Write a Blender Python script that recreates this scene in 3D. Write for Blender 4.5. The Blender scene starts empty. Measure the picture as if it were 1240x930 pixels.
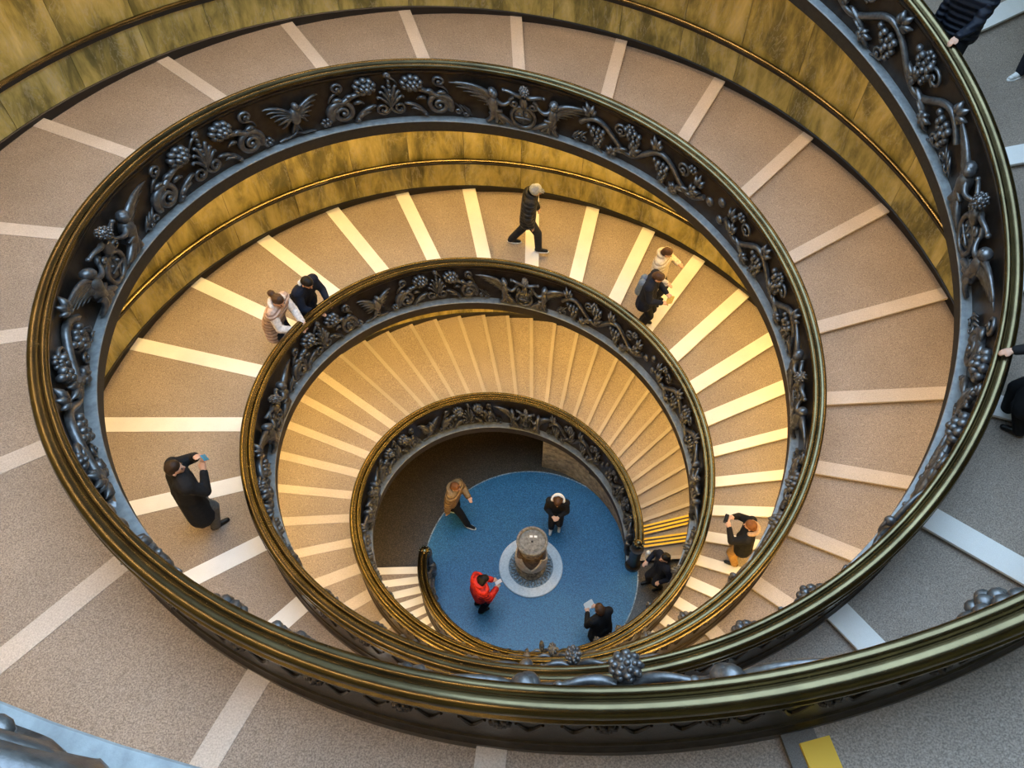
import bpy, bmesh, math, random
from mathutils import Vector, Matrix, Euler
pi = math.pi
random.seed(7)
scene = bpy.context.scene
col = scene.collection

# ------------------------------------------------------------------ camera
W_PX, F_PX = 1240.0, 1076.34
cam_d = bpy.data.cameras.new('camera')
cam_d.sensor_fit = 'HORIZONTAL'; cam_d.sensor_width = 36.0
cam_d.lens = 36.0 * F_PX / W_PX
cam_d.clip_start = 0.05; cam_d.clip_end = 200
cam = bpy.data.objects.new('camera', cam_d); col.objects.link(cam)
_pit, _yaw, _roll = 0.99721, -0.05800, 0.00149
_fw = Vector((math.sin(_yaw)*math.cos(_pit), math.cos(_yaw)*math.cos(_pit), -math.sin(_pit)))
_r = Vector((math.cos(_yaw), -math.sin(_yaw), 0.0)); _u = _r.cross(_fw)
_r2 = math.cos(_roll)*_r + math.sin(_roll)*_u
_u2 = -math.sin(_roll)*_r + math.cos(_roll)*_u
_m = Matrix((( _r2.x, _u2.x, -_fw.x, 0.0), (_r2.y, _u2.y, -_fw.y, -7.224), (_r2.z, _u2.z, -_fw.z, 3.543), (0, 0, 0, 1)))
cam.matrix_world = _m
scene.camera = cam

# ------------------------------------------------------------------ light
world = bpy.data.worlds.new('world'); scene.world = world; world.use_nodes = True
bg = world.node_tree.nodes['Background']
bg.inputs[0].default_value = (0.62, 0.78, 1.0, 1); bg.inputs[1].default_value = 0.05
sk = bpy.data.lights.new('skylight', 'AREA'); sk.shape = 'DISK'; sk.size = 17.0
sk.energy = 3700; sk.color = (0.46, 0.71, 1.0)
sko = bpy.data.objects.new('skylight', sk); col.objects.link(sko); sko.location = (0, 0, 11.6)
LAMP_COL = (1.0, 0.63, 0.19)
scene.view_settings.view_transform = 'Standard'
scene.view_settings.look = 'None'
scene.view_settings.exposure = 0.0
scene.view_settings.gamma = 1.0
scene.view_settings.use_curve_mapping = False

# ------------------------------------------------------------------ the double helix
U = 6.5
HP, HK, HQ, HA = 1.29212, 0.29998, -0.0035, 0.10946
def Z(t):
    a = t/(2*pi); return U*(HP*a + HA*a*a)
def R(t):
    z = Z(t)/U
    r = U*(1 + HK*z + HQ*z*z)
    return r
FLOOR_DROP = 1.0725
WALK = 3.03
ZF = Z(-4*pi) - FLOOR_DROP            # the ground floor
ROT = (0.0, pi)
def P(rot, t, dr, dz):
    r = R(t) + dr; a = t + rot
    if t > .5 and dr < .2:                                # the parapet leans outwards near the top landing
        r += min(1.0, (t-.5)/.6)*(.15*max(0.0, min(1.0, 1 + dz/.95)) - .03)
    return (r*math.cos(a), r*math.sin(a), Z(t) + dz)
def lin(a, b, n): return [a + (b-a)*i/(n-1) for i in range(n)]

# ------------------------------------------------------------------ helpers
def tag(o, label=None, cat=None, group=None, kind=None):
    if label: o['label'] = label
    if cat: o['category'] = cat
    if group: o['group'] = group
    if kind: o['kind'] = kind
    return o
def empty(name, loc=(0, 0, 0), rz=0.0):
    o = bpy.data.objects.new(name, None); col.objects.link(o)
    o.location = loc; o.rotation_euler = (0, 0, rz); o.empty_display_size = 0.1
    return o
class MB:
    def __init__(s): s.v = []; s.f = []
    def add(s, vs, fs):
        n = len(s.v); s.v += [tuple(x) for x in vs]; s.f += [tuple(i+n for i in f) for f in fs]
        return s
    def grid(s, rows, closed_u=False, closed_v=False, cap=False):
        n = len(rows); m = len(rows[0]); base = len(s.v)
        for r in rows: s.v += [tuple(x) for x in r]
        for i in range(n if closed_u else n-1):
            for j in range(m if closed_v else m-1):
                a = base + i*m + j; b = base + i*m + (j+1) % m
                c = base + ((i+1) % n)*m + (j+1) % m; d = base + ((i+1) % n)*m + j
                s.f.append((a, b, c, d))
        if cap:
            s.f.append(tuple(base + j for j in range(m))[::-1])
            s.f.append(tuple(base + (n-1)*m + j for j in range(m)))
        return s
    def tube(s, path, rad, n=6, flat=1.0, up=None):
        path = [Vector(p) for p in path]; rows = []
        if not isinstance(rad, (list, tuple)): rad = [rad]*len(path)
        prev = None
        for i, p in enumerate(path):
            tg = (path[min(i+1, len(path)-1)] - path[max(i-1, 0)])
            if tg.length < 1e-9: tg = Vector((0, 0, 1))
            tg.normalize()
            ref = up if up is not None else (prev if prev is not None else (Vector((0, 0, 1)) if abs(tg.z) < .9 else Vector((1, 0, 0))))
            ref = Vector(ref)
            a = ref - tg*ref.dot(tg)
            if a.length < 1e-6: a = tg.orthogonal()
            a.normalize(); b = tg.cross(a)
            if up is None: prev = a
            rows.append([p + (a*math.cos(2*pi*k/n)*flat + b*math.sin(2*pi*k/n))*rad[i] for k in range(n)])
        return s.grid(rows, closed_v=True, cap=True)
    def ball(s, c, r, nu=8, nv=6, rot=None):
        if not isinstance(r, (list, tuple)): r = (r, r, r)
        c = Vector(c); rows = []
        for i in range(nv+1):
            ph = -pi/2 + pi*i/nv; ph = max(-pi/2+.02, min(pi/2-.02, ph))
            row = []
            for k in range(nu):
                q = Vector((r[0]*math.cos(ph)*math.cos(2*pi*k/nu), r[1]*math.cos(ph)*math.sin(2*pi*k/nu), r[2]*math.sin(ph)))
                if rot is not None: q = rot @ q
                row.append(c + q)
            rows.append(row)
        return s.grid(rows, closed_v=True, cap=True)
    def box(s, lo, hi):
        x0, y0, z0 = lo; x1, y1, z1 = hi
        return s.add([(x0,y0,z0),(x1,y0,z0),(x1,y1,z0),(x0,y1,z0),(x0,y0,z1),(x1,y0,z1),(x1,y1,z1),(x0,y1,z1)],
                     [(0,3,2,1),(4,5,6,7),(0,1,5,4),(1,2,6,5),(2,3,7,6),(3,0,4,7)])
    def lathe(s, prof, n=32, cx=0, cy=0):
        rows = [[(cx + r*math.cos(2*pi*k/n), cy + r*math.sin(2*pi*k/n), z) for k in range(n)] for r, z in prof]
        return s.grid(rows, closed_v=True, cap=True)
    def build(s, name, mat, parent=None, smooth=True, sharp=35, loc=None):
        me = bpy.data.meshes.new(name)
        me.from_pydata(s.v, [], s.f); me.update()
        bm = bmesh.new(); bm.from_mesh(me)
        bmesh.ops.recalc_face_normals(bm, faces=bm.faces); bm.to_mesh(me); bm.free()
        if smooth:
            me.polygons.foreach_set('use_smooth', [True]*len(me.polygons))
            me.set_sharp_from_angle(angle=math.radians(sharp))
        me.materials.append(mat)
        o = bpy.data.objects.new(name, me); col.objects.link(o)
        if parent is not None: o.parent = parent
        if loc is not None: o.location = loc
        return o
def sweep(mb, rot, ts, prof, closed=True):
    rows = [[P(rot, t, a, b) for a, b in prof] for t in ts]
    return mb.grid(rows, closed_v=closed, cap=closed)
def struct(o): o['kind'] = 'structure'; return o

# ------------------------------------------------------------------ materials
def mat(name, base, rough=0.6, metal=0.0, spec=0.5):
    m = bpy.data.materials.new(name); m.use_nodes = True
    b = m.node_tree.nodes['Principled BSDF']
    b.inputs['Base Color'].default_value = (*base, 1); b.inputs['Roughness'].default_value = rough
    b.inputs['Metallic'].default_value = metal; b.inputs['Specular IOR Level'].default_value = spec
    return m
def nodes(m): return m.node_tree.nodes, m.node_tree.links, m.node_tree.nodes['Principled BSDF']
def coords(m, scale=(1, 1, 1), kind='Object'):
    n, l, b = nodes(m)
    tc = n.new('ShaderNodeTexCoord'); mp = n.new('ShaderNodeMapping')
    mp.inputs['Scale'].default_value = scale
    l.new(tc.outputs[kind], mp.inputs[0]); return mp.outputs[0]
def noise(m, vec, scale, detail=4, rough=.55, dist=0.0):
    n, l, b = nodes(m); t = n.new('ShaderNodeTexNoise')
    t.inputs['Scale'].default_value = scale; t.inputs['Detail'].default_value = detail
    t.inputs['Roughness'].default_value = rough; t.inputs['Distortion'].default_value = dist
    l.new(vec, t.inputs['Vector']); return t.outputs[0]
def ramp(m, fac, stops):
    n, l, b = nodes(m); r = n.new('ShaderNodeValToRGB'); e = r.color_ramp.elements
    e[0].position, e[0].color = stops[0][0], (*stops[0][1], 1)
    e[1].position, e[1].color = stops[1][0], (*stops[1][1], 1)
    for p_, c_ in stops[2:]:
        k = e.new(p_); k.color = (*c_, 1)
    l.new(fac, r.inputs[0]); return r.outputs[0]
def mix(m, fac, a, b_, mode='MIX'):
    n, l, b = nodes(m); x = n.new('ShaderNodeMix'); x.data_type = 'RGBA'; x.blend_type = mode
    if isinstance(fac, float): x.inputs[0].default_value = fac
    else: l.new(fac, x.inputs[0])
    for i, s_ in ((6, a), (7, b_)):
        if isinstance(s_, tuple): x.inputs[i].default_value = (*s_, 1)
        else: l.new(s_, x.inputs[i])
    return x.outputs[2]
def setc(m, c): nodes(m)[1].new(c, nodes(m)[2].inputs['Base Color'])
def bump(m, h, strength=.3, dist=.01):
    n, l, b = nodes(m); k = n.new('ShaderNodeBump')
    k.inputs['Strength'].default_value = strength; k.inputs['Distance'].default_value = dist
    l.new(h, k.inputs['Height']); l.new(k.outputs[0], b.inputs['Normal'])
M = {}
def speckled(name, dark, mid, light, rough, sc=140):
    m = mat(name, mid, rough); v = coords(m)
    a = noise(m, v, sc, 2, .7); g = noise(m, v, 1.1, 4)
    c = ramp(m, a, [(.34, dark), (.52, mid), (.70, light)])
    n, l, b = nodes(m)
    x = n.new('ShaderNodeMix'); x.data_type = 'RGBA'; x.blend_type = 'MULTIPLY'; x.inputs[0].default_value = 1
    l.new(c, x.inputs[6]); l.new(ramp(m, g, [(.35, (.84, .84, .84)), (.7, (1.0, 1.0, 1.0))]), x.inputs[7])
    setc(m, x.outputs[2]); bump(m, a, .12, .003)
    M[name] = m
speckled('tread', (.17, .135, .108), (.315, .253, .205), (.46, .38, .315), .55, 75)
speckled('nosing_beige', (.45, .39, .34), (.56, .49, .43), (.66, .58, .52), .5, 75)
speckled('nosing_stone', (.34, .29, .25), (.40, .34, .29), (.48, .42, .37), .5)
speckled('nosing_brown', (.07, .055, .045), (.12, .10, .08), (.18, .15, .12), .5)
speckled('nosing_white', (.80, .78, .74), (.86, .84, .81), (.90, .88, .86), .5)
# blue terrazzo of the ground floor
m = mat('terrazzo', (.03, .09, .16), .34); v = coords(m)
a = noise(m, v, 60, 3, .75); vor = nodes(m)[0].new('ShaderNodeTexVoronoi'); vor.inputs['Scale'].default_value = 26
nodes(m)[1].new(v, vor.inputs['Vector'])
c = ramp(m, a, [(.36, (.008, .05, .11)), (.54, (.026, .145, .28)), (.70, (.08, .27, .44))])
sp = ramp(m, vor.outputs['Distance'], [(.09, (1, 1, 1)), (.14, (0, 0, 0))])
setc(m, mix(m, sp, c, (.22, .36, .46))); M['terrazzo'] = m
# bronze
def bronze(name, lo, hi, rough, metal, bstr=.25, sc=9):
    m = mat(name, hi, rough, metal); v = coords(m)
    a = noise(m, v, sc, 5, .6); f = noise(m, v, sc*7, 3, .6)
    setc(m, ramp(m, a, [(.32, lo), (.68, hi)]))
    n, l, b = nodes(m)
    mr = n.new('ShaderNodeMapRange'); mr.inputs[3].default_value = rough-.06; mr.inputs[4].default_value = rough+.1
    l.new(f, mr.inputs[0]); l.new(mr.outputs[0], b.inputs['Roughness'])
    if bstr > .05: bump(m, f, bstr, .004)
    M[name] = m
bronze('bronze', (.022, .017, .014), (.05, .04, .033), .36, .5)
bronze('relief', (.08, .08, .085), (.19, .195, .205), .3, .65, .25, 14)
bronze('rail', (.085, .07, .04), (.16, .13, .07), .22, .97, 0, 2)
bronze('rail_dark', (.05, .035, .02), (.13, .09, .045), .3, .9, .2, 9)
bronze('ledge', (.24, .26, .275), (.38, .41, .43), .42, .3, .2, 12)
bronze('fascia', (.020, .014, .009), (.034, .025, .016), .62, 0, .3, 20)
# green marble
m = mat('marble', (.3, .3, .2), .34); v0 = coords(m); 
n, l, b = nodes(m)
oi = n.new('ShaderNodeObjectInfo'); va = n.new('ShaderNodeVectorMath'); va.operation = 'ADD'
sc_ = n.new('ShaderNodeVectorMath'); sc_.operation = 'SCALE'; sc_.inputs[0].default_value = (37, 11, 23); l.new(oi.outputs['Random'], sc_.inputs['Scale'])
l.new(v0, va.inputs[0]); l.new(sc_.outputs[0], va.inputs[1])
mp = n.new('ShaderNodeMapping'); mp.inputs['Scale'].default_value = (1.0, 1.0, .30); l.new(va.outputs[0], mp.inputs[0])
a = noise(m, mp.outputs[0], 2.3, 8, .66, .35); f = noise(m, mp.outputs[0], 4.2, 6, .62, .8)
c = ramp(m, a, [(.28, (.06, .058, .020)), (.42, (.20, .175, .055)), (.54, (.46, .385, .12)), (.70, (.68, .59, .27))])
vein = ramp(m, f, [(.515, (0, 0, 0)), (.535, (.5, .5, .5)), (.555, (0, 0, 0))])
setc(m, mix(m, vein, c, (.50, .47, .36))); M['marble'] = m
M['joint'] = mat('joint', (.05, .045, .03), .8)
M['skirting'] = mat('skirting', (.012, .010, .009), .4)
speckled('stringer_stone', (.16, .13, .08), (.30, .25, .16), (.42, .36, .25), .5, 9)
M['dark_wall'] = mat('dark_wall', (.035, .028, .022), .8)
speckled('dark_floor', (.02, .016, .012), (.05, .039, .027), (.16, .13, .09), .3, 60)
M['plaster'] = mat('plaster', (.62, .58, .5), .8)
speckled('white_stone', (.66, .67, .67), (.78, .79, .79), (.86, .86, .86), .5, 30)
speckled('fountain_stone', (.10, .085, .06), (.28, .225, .155), (.46, .39, .29), .55, 14)
speckled('fountain_pale', (.55, .45, .33), (.74, .62, .47), (.84, .74, .6), .55, 12)
speckled('drape_brown', (.05, .03, .015), (.12, .075, .035), (.22, .15, .08), .5, 14)
speckled('basin_stone', (.13, .12, .10), (.23, .21, .185), (.33, .31, .28), .5, 20)
speckled('mosaic_grey', (.07, .11, .14), (.26, .33, .38), (.48, .55, .6), .5, 26)
M['yellow_tape'] = mat('yellow_tape', (.86, .52, .02), .5)
M['black_tape'] = mat('black_tape', (.02, .018, .012), .5)
m = mat('lamp', (1, .8, .5)); b = nodes(m)[2]
b.inputs['Emission Color'].default_value = (*LAMP_COL, 1); b.inputs['Emission Strength'].default_value = 76
M['lamp'] = m
m = mat('lamp_soft', (1, .8, .5)); b = nodes(m)[2]
b.inputs['Emission Color'].default_value = (1.0, .66, .33, 1); b.inputs['Emission Strength'].default_value = 44
M['lamp_soft'] = m
m = mat('skylight_glass', (.8, .9, 1)); b = nodes(m)[2]
b.inputs['Emission Color'].default_value = (.78, .89, 1, 1); b.inputs['Emission Strength'].default_value = 1.0
M['skylight_glass'] = m

# ------------------------------------------------------------------ setting
mb = MB(); mb.lathe([(6.25, ZF-.3), (6.25, ZF)], 96)
floor = struct(mb.build('floor', M['terrazzo'], smooth=False))
mb = MB()
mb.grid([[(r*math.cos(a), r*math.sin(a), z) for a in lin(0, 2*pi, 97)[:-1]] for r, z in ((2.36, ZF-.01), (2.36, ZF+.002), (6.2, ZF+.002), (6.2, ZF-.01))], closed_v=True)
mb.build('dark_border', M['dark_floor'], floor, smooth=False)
mb = MB()
mb.grid([[(r*math.cos(a), r*math.sin(a), z) for a in lin(0, 2*pi, 97)[:-1]] for r, z in ((2.335, ZF-.002), (2.335, ZF+.003), (2.36, ZF+.003), (2.36, ZF-.002))], closed_v=True)
mb.build('inlay_ring', M['mosaic_grey'], floor, smooth=False)
mb = MB()
mb.grid([[(r*math.cos(a), r*math.sin(a), z) for a in lin(0, 2*pi, 97)[:-1]] for r, z in ((6.2, ZF-.2), (6.2, -12.4), (6.5, -12.4), (6.5, ZF-.2))], closed_v=True)
struct(mb.build('wall_basement', M['dark_wall'], smooth=False))
# upper drum and glazed roof over the well
mb = MB()
mb.grid([[(r*math.cos(a), r*math.sin(a), z) for a in lin(0, 2*pi, 97)[:-1]] for r, z in ((10.6, 0.5), (10.6, 12.0), (10.9, 12.0), (10.9, 0.5))], closed_v=True)
struct(mb.build('wall_upper', M['plaster'], smooth=False))
mb = MB()
mb.grid([[(r*math.cos(a), r*math.sin(a), z) for a in lin(0, 2*pi, 97)[:-1]] for r, z in ((8.6, 12.0), (10.9, 12.0), (10.9, 12.3), (8.6, 12.3))], closed_u=True, closed_v=True)
struct(mb.build('ceiling', M['plaster'], smooth=False))
mb = MB(); mb.lathe([(8.7, 12.1), (8.7, 12.14)], 64)
win = struct(mb.build('window_1', M['skylight_glass'], smooth=False))

T_TOP = 3.25
T_END = -4*pi - 0.02
# --- step edges (angle of the white or beige nosing strip)
def extend_up(lst, top):
    d = 0.315
    while lst[0] + d < top: lst.insert(0, lst[0] + d); d = min(.33, d+.004)
    return lst
h1 = [-1.606,-1.934,-2.25,-2.571,-2.887,-3.191,-3.488,-3.777,-4.062,-4.336,-4.603,-4.867,-5.128,-5.387,-5.647,-5.9,-6.15,-6.396,-6.637,-6.868,-7.103,
      -7.331,-7.553,-7.768,-7.98,-8.188,-8.391,-8.591,-8.781,-8.957,-9.13,-9.294,-9.452,-9.605,-9.745,-9.878,-10.005,-10.125,-10.237]
while h1[-1] - .1005 > -12.47: h1.append(h1[-1] - .1005)
h1 = extend_up([-1.268] + h1, T_TOP)
h2 = [-2.511,-2.816,-3.109,-3.402,-3.695,-3.982,-4.268,-4.553,-4.838,-5.125,-5.412,-5.679,-5.94,-6.2,-6.451,-6.695,-6.927,-7.153,-7.374,-7.585,-7.790,-7.990,-8.185,-8.374,
      -8.558,-8.735,-8.905,-9.071,-9.228,-9.378,-9.522,-9.659,-9.790,-9.922,-10.046,-10.159,-10.266]
while h2[-1] - .1045 > -12.50: h2.append(h2[-1] - .1045)
h2 = extend_up(h2, T_TOP)

def floor_z(t): return Z(t) - FLOOR_DROP
stairs = []
for hi, (edges, rot) in enumerate(((h1, 0.0), (h2, pi))):
    st = empty('spiral_staircase', (0, 0, 0))
    tag(st, ('curving stair flight with beige nosing strips and yellow taped bottom steps',
             'curving stair flight with bright white nosing strips on every step')[hi], 'staircase', 'intertwined spiral stair flights')
    stairs.append(st)
    ed = [T_TOP] + edges + [T_END - .1]
    for i in range(len(ed)-1):
        ta, tb = ed[i], ed[i+1]
        dz = Z(ta) - Z(tb); rise = min(.095, dz*.93)
        w = (.19, .25)[hi]
        if tb < -9.0: w = (.15, .17)[hi]
        if tb < -10.1: w = (.05, .13)[hi]
        rm = R(tb) + 1.5
        ea = ta - w/2/(R(ta)+1.2); eb = tb - w/2/(R(tb)+1.2)       # riser planes sit on the low side of the strip
        za = floor_z(ea) - rise/2; zb = max(floor_z(eb) + rise/2, ZF - .01)
        if i == len(ed)-2: break
        n = max(3, int((ta-tb)/.05) + 1)
        mb = MB(); rows = []
        for k in range(n+1):
            s = k/n; t = ea + (eb-ea)*s; z = za + (zb-za)*s
            lo = min(floor_z(t) - .11, z - .02)
            ri, ro = R(t) + .06, R(t) + WALK + .04
            c_, s_ = math.cos(t+rot), math.sin(t+rot)
            rows.append([(ri*c_, ri*s_, lo), (ri*c_, ri*s_, z), ((ri+ro)/2*c_, (ri+ro)/2*s_, z), (ro*c_, ro*s_, z), (ro*c_, ro*s_, lo)])
        mb.grid(rows, closed_v=True, cap=True)
        step = mb.build('step', M['tread'], st, smooth=False)
        # nosing strip: a parallel-sided stone bar let into the front edge
        a = eb + rot; er = Vector((math.cos(a), math.sin(a), 0)); et = Vector((-math.sin(a), math.cos(a), 0))
        ri, ro = R(eb) + .07, R(eb) + WALK
        slope = (za-zb)/((ea-eb)*(R(eb)+1.5))
        vs = []
        for r_ in (ri, ro):
            slope = (za-zb)/((ea-eb)*r_)
            for (tt, zz) in ((-.03, -.03), (w, -.05), (w, .006 + slope*w), (-.03, .006)):
                q = er*r_ + et*tt; vs.append((q.x, q.y, zb + zz))
        mb = MB(); mb.add(vs, [(0,1,2,3),(7,6,5,4),(0,4,5,1),(1,5,6,2),(2,6,7,3),(3,7,4,0)])
        nm = M['nosing_beige'] if hi == 0 else M['nosing_white']
        if hi == 0 and tb < -10.1: nm = M['nosing_stone']
        if hi == 0 and abs(tb + 1.268) < .01: nm = M['nosing_brown']
        nos = mb.build('nosing_strip', nm, step, smooth=False)
        st['n_steps'] = len(ed)
    # soffit slab under the treads
    ts = lin(T_TOP, T_END + .25, 240)
    mb = MB(); sweep(mb, rot, ts, [(.02, -1.21), (.02, -1.16), (WALK+.1, -1.16), (WALK+.1, -1.21)])
    mb.build('soffit', M['plaster'], st)

def tape(rot, t, w, r0, r1, zoff, mats, parent, name='warning_tape'):
    a = t + rot; er = Vector((math.cos(a), math.sin(a), 0)); et = Vector((-math.sin(a), math.cos(a), 0))
    nb = len(mats)
    for k in range(nb):
        vs = []
        for r_ in (r0, r1):
            for tt, zz in ((w*k/nb, 0), (w*(k+1)/nb, 0), (w*(k+1)/nb, .006), (w*k/nb, .006)):
                q = er*r_ + et*tt; vs.append((q.x, q.y, floor_z(t) + zoff + zz))
        MB().add(vs, [(0,1,2,3),(7,6,5,4),(0,4,5,1),(1,5,6,2),(2,6,7,3),(3,7,4,0)]).build(name, mats[k], parent, smooth=False)
Y, K = M['yellow_tape'], M['black_tape']
for t in (-12.252, -12.373):
    tt = min(h1, key=lambda q: abs(q-t))
    tape(0.0, tt - .015, .21, R(tt)+.15, R(tt)+2.9, .062, [Y, K, Y, K, Y], stairs[0])

# --- warm lamp strips recessed into the soffits
def lamp(rot, t0, t1, parent, m, r0=1.15, w=.10):
    ts = lin(t0, t1, max(4, int(abs(t1-t0)/.12)))
    mb = MB(); sweep(mb, rot, ts, [(r0, -1.235), (r0, -1.20), (r0+w, -1.20), (r0+w, -1.235)])
    mb.build('lamp_strip', M[m], parent)
lamp(pi, 1.35, -1.5, stairs[1], 'lamp_soft')
lamp(pi, -1.6, -3.6, stairs[1], 'lamp_soft', 1.75)
lamp(pi, -3.7, -9.4, stairs[1], 'lamp', 1.55)
lamp(0, -1.7, -3.0, stairs[0], 'lamp_soft')
lamp(0, -3.1, -9.5, stairs[0], 'lamp', 1.72)

# --- outer walls: marble slabs, dark skirting, bronze handrail
for hi, rot in enumerate(ROT):
    t0, t1 = 1.2, T_END
    core = MB(); ts = lin(t0, t1, 220)
    rows = []
    for t in ts:
        top = Z(t+pi) - 1.19 - Z(t)
        rows.append([P(rot, t, WALK+.035, -FLOOR_DROP-.12), P(rot, t, WALK+.035, top), P(rot, t, WALK+.22, top), P(rot, t, WALK+.22, -FLOOR_DROP-.12)])
    core.grid(rows, closed_v=True, cap=True)
    wall = struct(core.build(('wall_first_flight', 'wall_second_flight')[hi], M['joint']))
    t = t0 - .02
    while t > t1 + .12:
        w_ = (1.25 + .12*math.sin(t*5.3))/(R(t)+WALK)
        tb = max(t1, t - w_); g = .004/(R(t)+WALK)
        mb = MB(); rows = []
        for q in lin(t-g, tb+g, 5):
            top = Z(q+pi) - 1.20 - Z(q)
            rows.append([P(rot, q, WALK, -FLOOR_DROP-.08), P(rot, q, WALK, top), P(rot, q, WALK+.03, top), P(rot, q, WALK+.03, -FLOOR_DROP-.08)])
        mb.grid(rows, closed_v=True, cap=True)
        mb.build('marble_panel', M['marble'], wall)
        t = tb
    mb = MB(); sweep(mb, rot, ts, [(WALK-.025, -FLOOR_DROP-.09), (WALK-.025, -FLOOR_DROP+.115), (WALK-.012, -FLOOR_DROP+.125), (WALK+.005, -FLOOR_DROP+.125), (WALK+.005, -FLOOR_DROP-.09)])
    struct(mb.build(('baseboard_first_flight', 'baseboard_second_flight')[hi], M['skirting']))
    wr = empty('wall_handrail', P(rot, -3.5, WALK-.1, -.2))
    tag(wr, ('slim brass handrail on the marble wall beside the beige-striped stair flight',
             'slim brass handrail on the marble wall beside the white-striped stair flight')[hi], 'handrail', 'brass wall handrails')
    inv = Matrix.Translation(wr.location).inverted()
    hz = -FLOOR_DROP + .90
    prof = [(WALK-.085 + .045*math.cos(a), hz + .038*math.sin(a)) for a in lin(0, 2*pi, 11)[:-1]]
    mb = MB(); sweep(mb, rot, lin(1.1, T_END+.1, 260), prof)
    o = mb.build('rail', M['rail'], wr); o.matrix_parent_inverse = inv
    mb = MB(); sweep(mb, rot, lin(1.1, T_END+.1, 260), [(WALK-.06, hz-.13), (WALK-.06, hz-.03), (WALK+.002, hz-.02), (WALK+.002, hz-.13)])
    o = mb.build('shadow_bar', M['skirting'], wr); o.matrix_parent_inverse = inv  # black bar added to stand in for the shadow line beneath the rail
    t = 1.0
    while t > T_END + .2:
        mb = MB(); mb.tube([P(rot, t, WALK+.0, hz-.09), P(rot, t, WALK-.05, hz-.085), P(rot, t, WALK-.08, hz-.02)], .011, 6)
        o = mb.build('bracket', M['rail_dark'], wr); o.matrix_parent_inverse = inv
        t -= 1.35/(R(t)+WALK)

# --- stone stringer walls under the last steps
for hi, rot in enumerate(ROT):
    t0, t1 = -11.05, T_END + .05
    core = MB(); rows = []
    for t in lin(t0, t1, 24):
        top = Z(t) - 1.19
        r = R(t) - .12; c_, s_ = math.cos(t+rot), math.sin(t+rot)
        rows.append([(r*c_, r*s_, ZF-.05), (r*c_, r*s_, top), ((r+.2)*c_, (r+.2)*s_, top), ((r+.2)*c_, (r+.2)*s_, ZF-.05)])
    core.grid(rows, closed_v=True, cap=True)
    wall = struct(core.build(('wall_stringer_east', 'wall_stringer_west')[hi], M['joint']))
    t = t0
    while t > t1 + .05:
        tb = max(t1, t - .62/R(t)); g = .003/R(t); zm = ZF + (Z((t+tb)/2) - 1.19 - ZF)*.5
        for (lo, hi_) in ((0, .62), (.63, 2.2)):
            rows = []
            for q in lin(t-g, tb+g, 4):
                top = Z(q) - 1.195; r = R(q) - .15; c_, s_ = math.cos(q+rot), math.sin(q+rot)
                z0 = ZF + lo; z1 = min(ZF + hi_, top)
                if z1 < z0 + .05: z1 = z0 - 1
                rows.append([(r*c_, r*s_, z0), (r*c_, r*s_, z1), ((r+.025)*c_, (r+.025)*s_, z1), ((r+.025)*c_, (r+.025)*s_, z0)])
            if all(a[1][2] > a[0][2] for a in rows):
                mb = MB(); mb.grid(rows, closed_v=True, cap=True); mb.build('stone_block', M['stringer_stone'], wall)
        t = tb

# ------------------------------------------------------------------ bronze balustrades
RAIL = []
for k in range(9):                     # inner roll
    a = math.radians(215 - 24*k); RAIL.append((-.048 + .042*math.cos(a), -.03 + .042*math.sin(a)))
for k in range(9):                     # outer roll
    a = math.radians(140 - 22*k); RAIL.append((.052 + .062*math.cos(a), -.03 + .062*math.sin(a)))
RAIL += [(.094, -.085), (.122, -.10), (.125, -.118), (.10, -.13), (-.02, -.13), (-.06, -.095)]
T_CART = -1.461
T_RAIL_END = T_END + .12
def bend(rot, tc, vs):
    Rc = R(tc); out = []
    for u_, v_, d_ in vs:
        t = tc - u_/Rc
        out.append(P(rot, t, -.03 - d_, -1.02 + v_))
    return out
def spiral_path(cx, cy, r0, turns, a0, dirn, n=30, d=.03, r1=.03):
    pts = []
    for i in range(n):
        s = i/(n-1); r = r0*(1-s) + r1*s; a = a0 + dirn*turns*2*pi*s
        pts.append((cx + r*math.cos(a), cy + r*math.sin(a), d + .05*s))
    return pts
def taper(a, b, n): return [a + (b-a)*i/(n-1) for i in range(n)]
def bez(p0, p1, p2, p3, n=14):
    o = []
    for i in range(n):
        s = i/(n-1); q = 1-s
        o.append(tuple(q**3*a + 3*q*q*s*b + 3*q*s*s*c + s**3*d for a, b, c, d in zip(p0, p1, p2, p3)))
    return o
def orn_scroll(mb, m, cx, cy, r, top, size=1.0):
    a0 = pi if m > 0 else 0
    pth = spiral_path(cx, cy, r, 1.9, a0 + m*.6, -m, 34, .03, .03)
    mb.tube(pth, taper(.056*size, .026*size, len(pth)), 6)
    mb.ball((cx, cy, .09), (.038, .038, .03), 8, 5)
    st = pth[0]
    mb.tube(bez(st, (st[0]-m*.02, st[1]+.2, .04), (top[0]-m*.22, top[1]-.02, .05), top), taper(.054*size, .036, 14), 6)
    for q, (ox, oy) in enumerate(((-.6, .95), (.35, 1.05), (.95, .45))):    # acanthus leaves curling off the scroll
        b0 = (cx + m*ox*r, cy + oy*r, .03)
        mb.tube(bez(b0, (b0[0]+m*.05, b0[1]+.07, .06), (b0[0]+m*.13, b0[1]+.07, .07), (b0[0]+m*.16, b0[1]+.0, .05), 7), [.016, .032, .038, .036, .028, .02, .01], 5)
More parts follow.
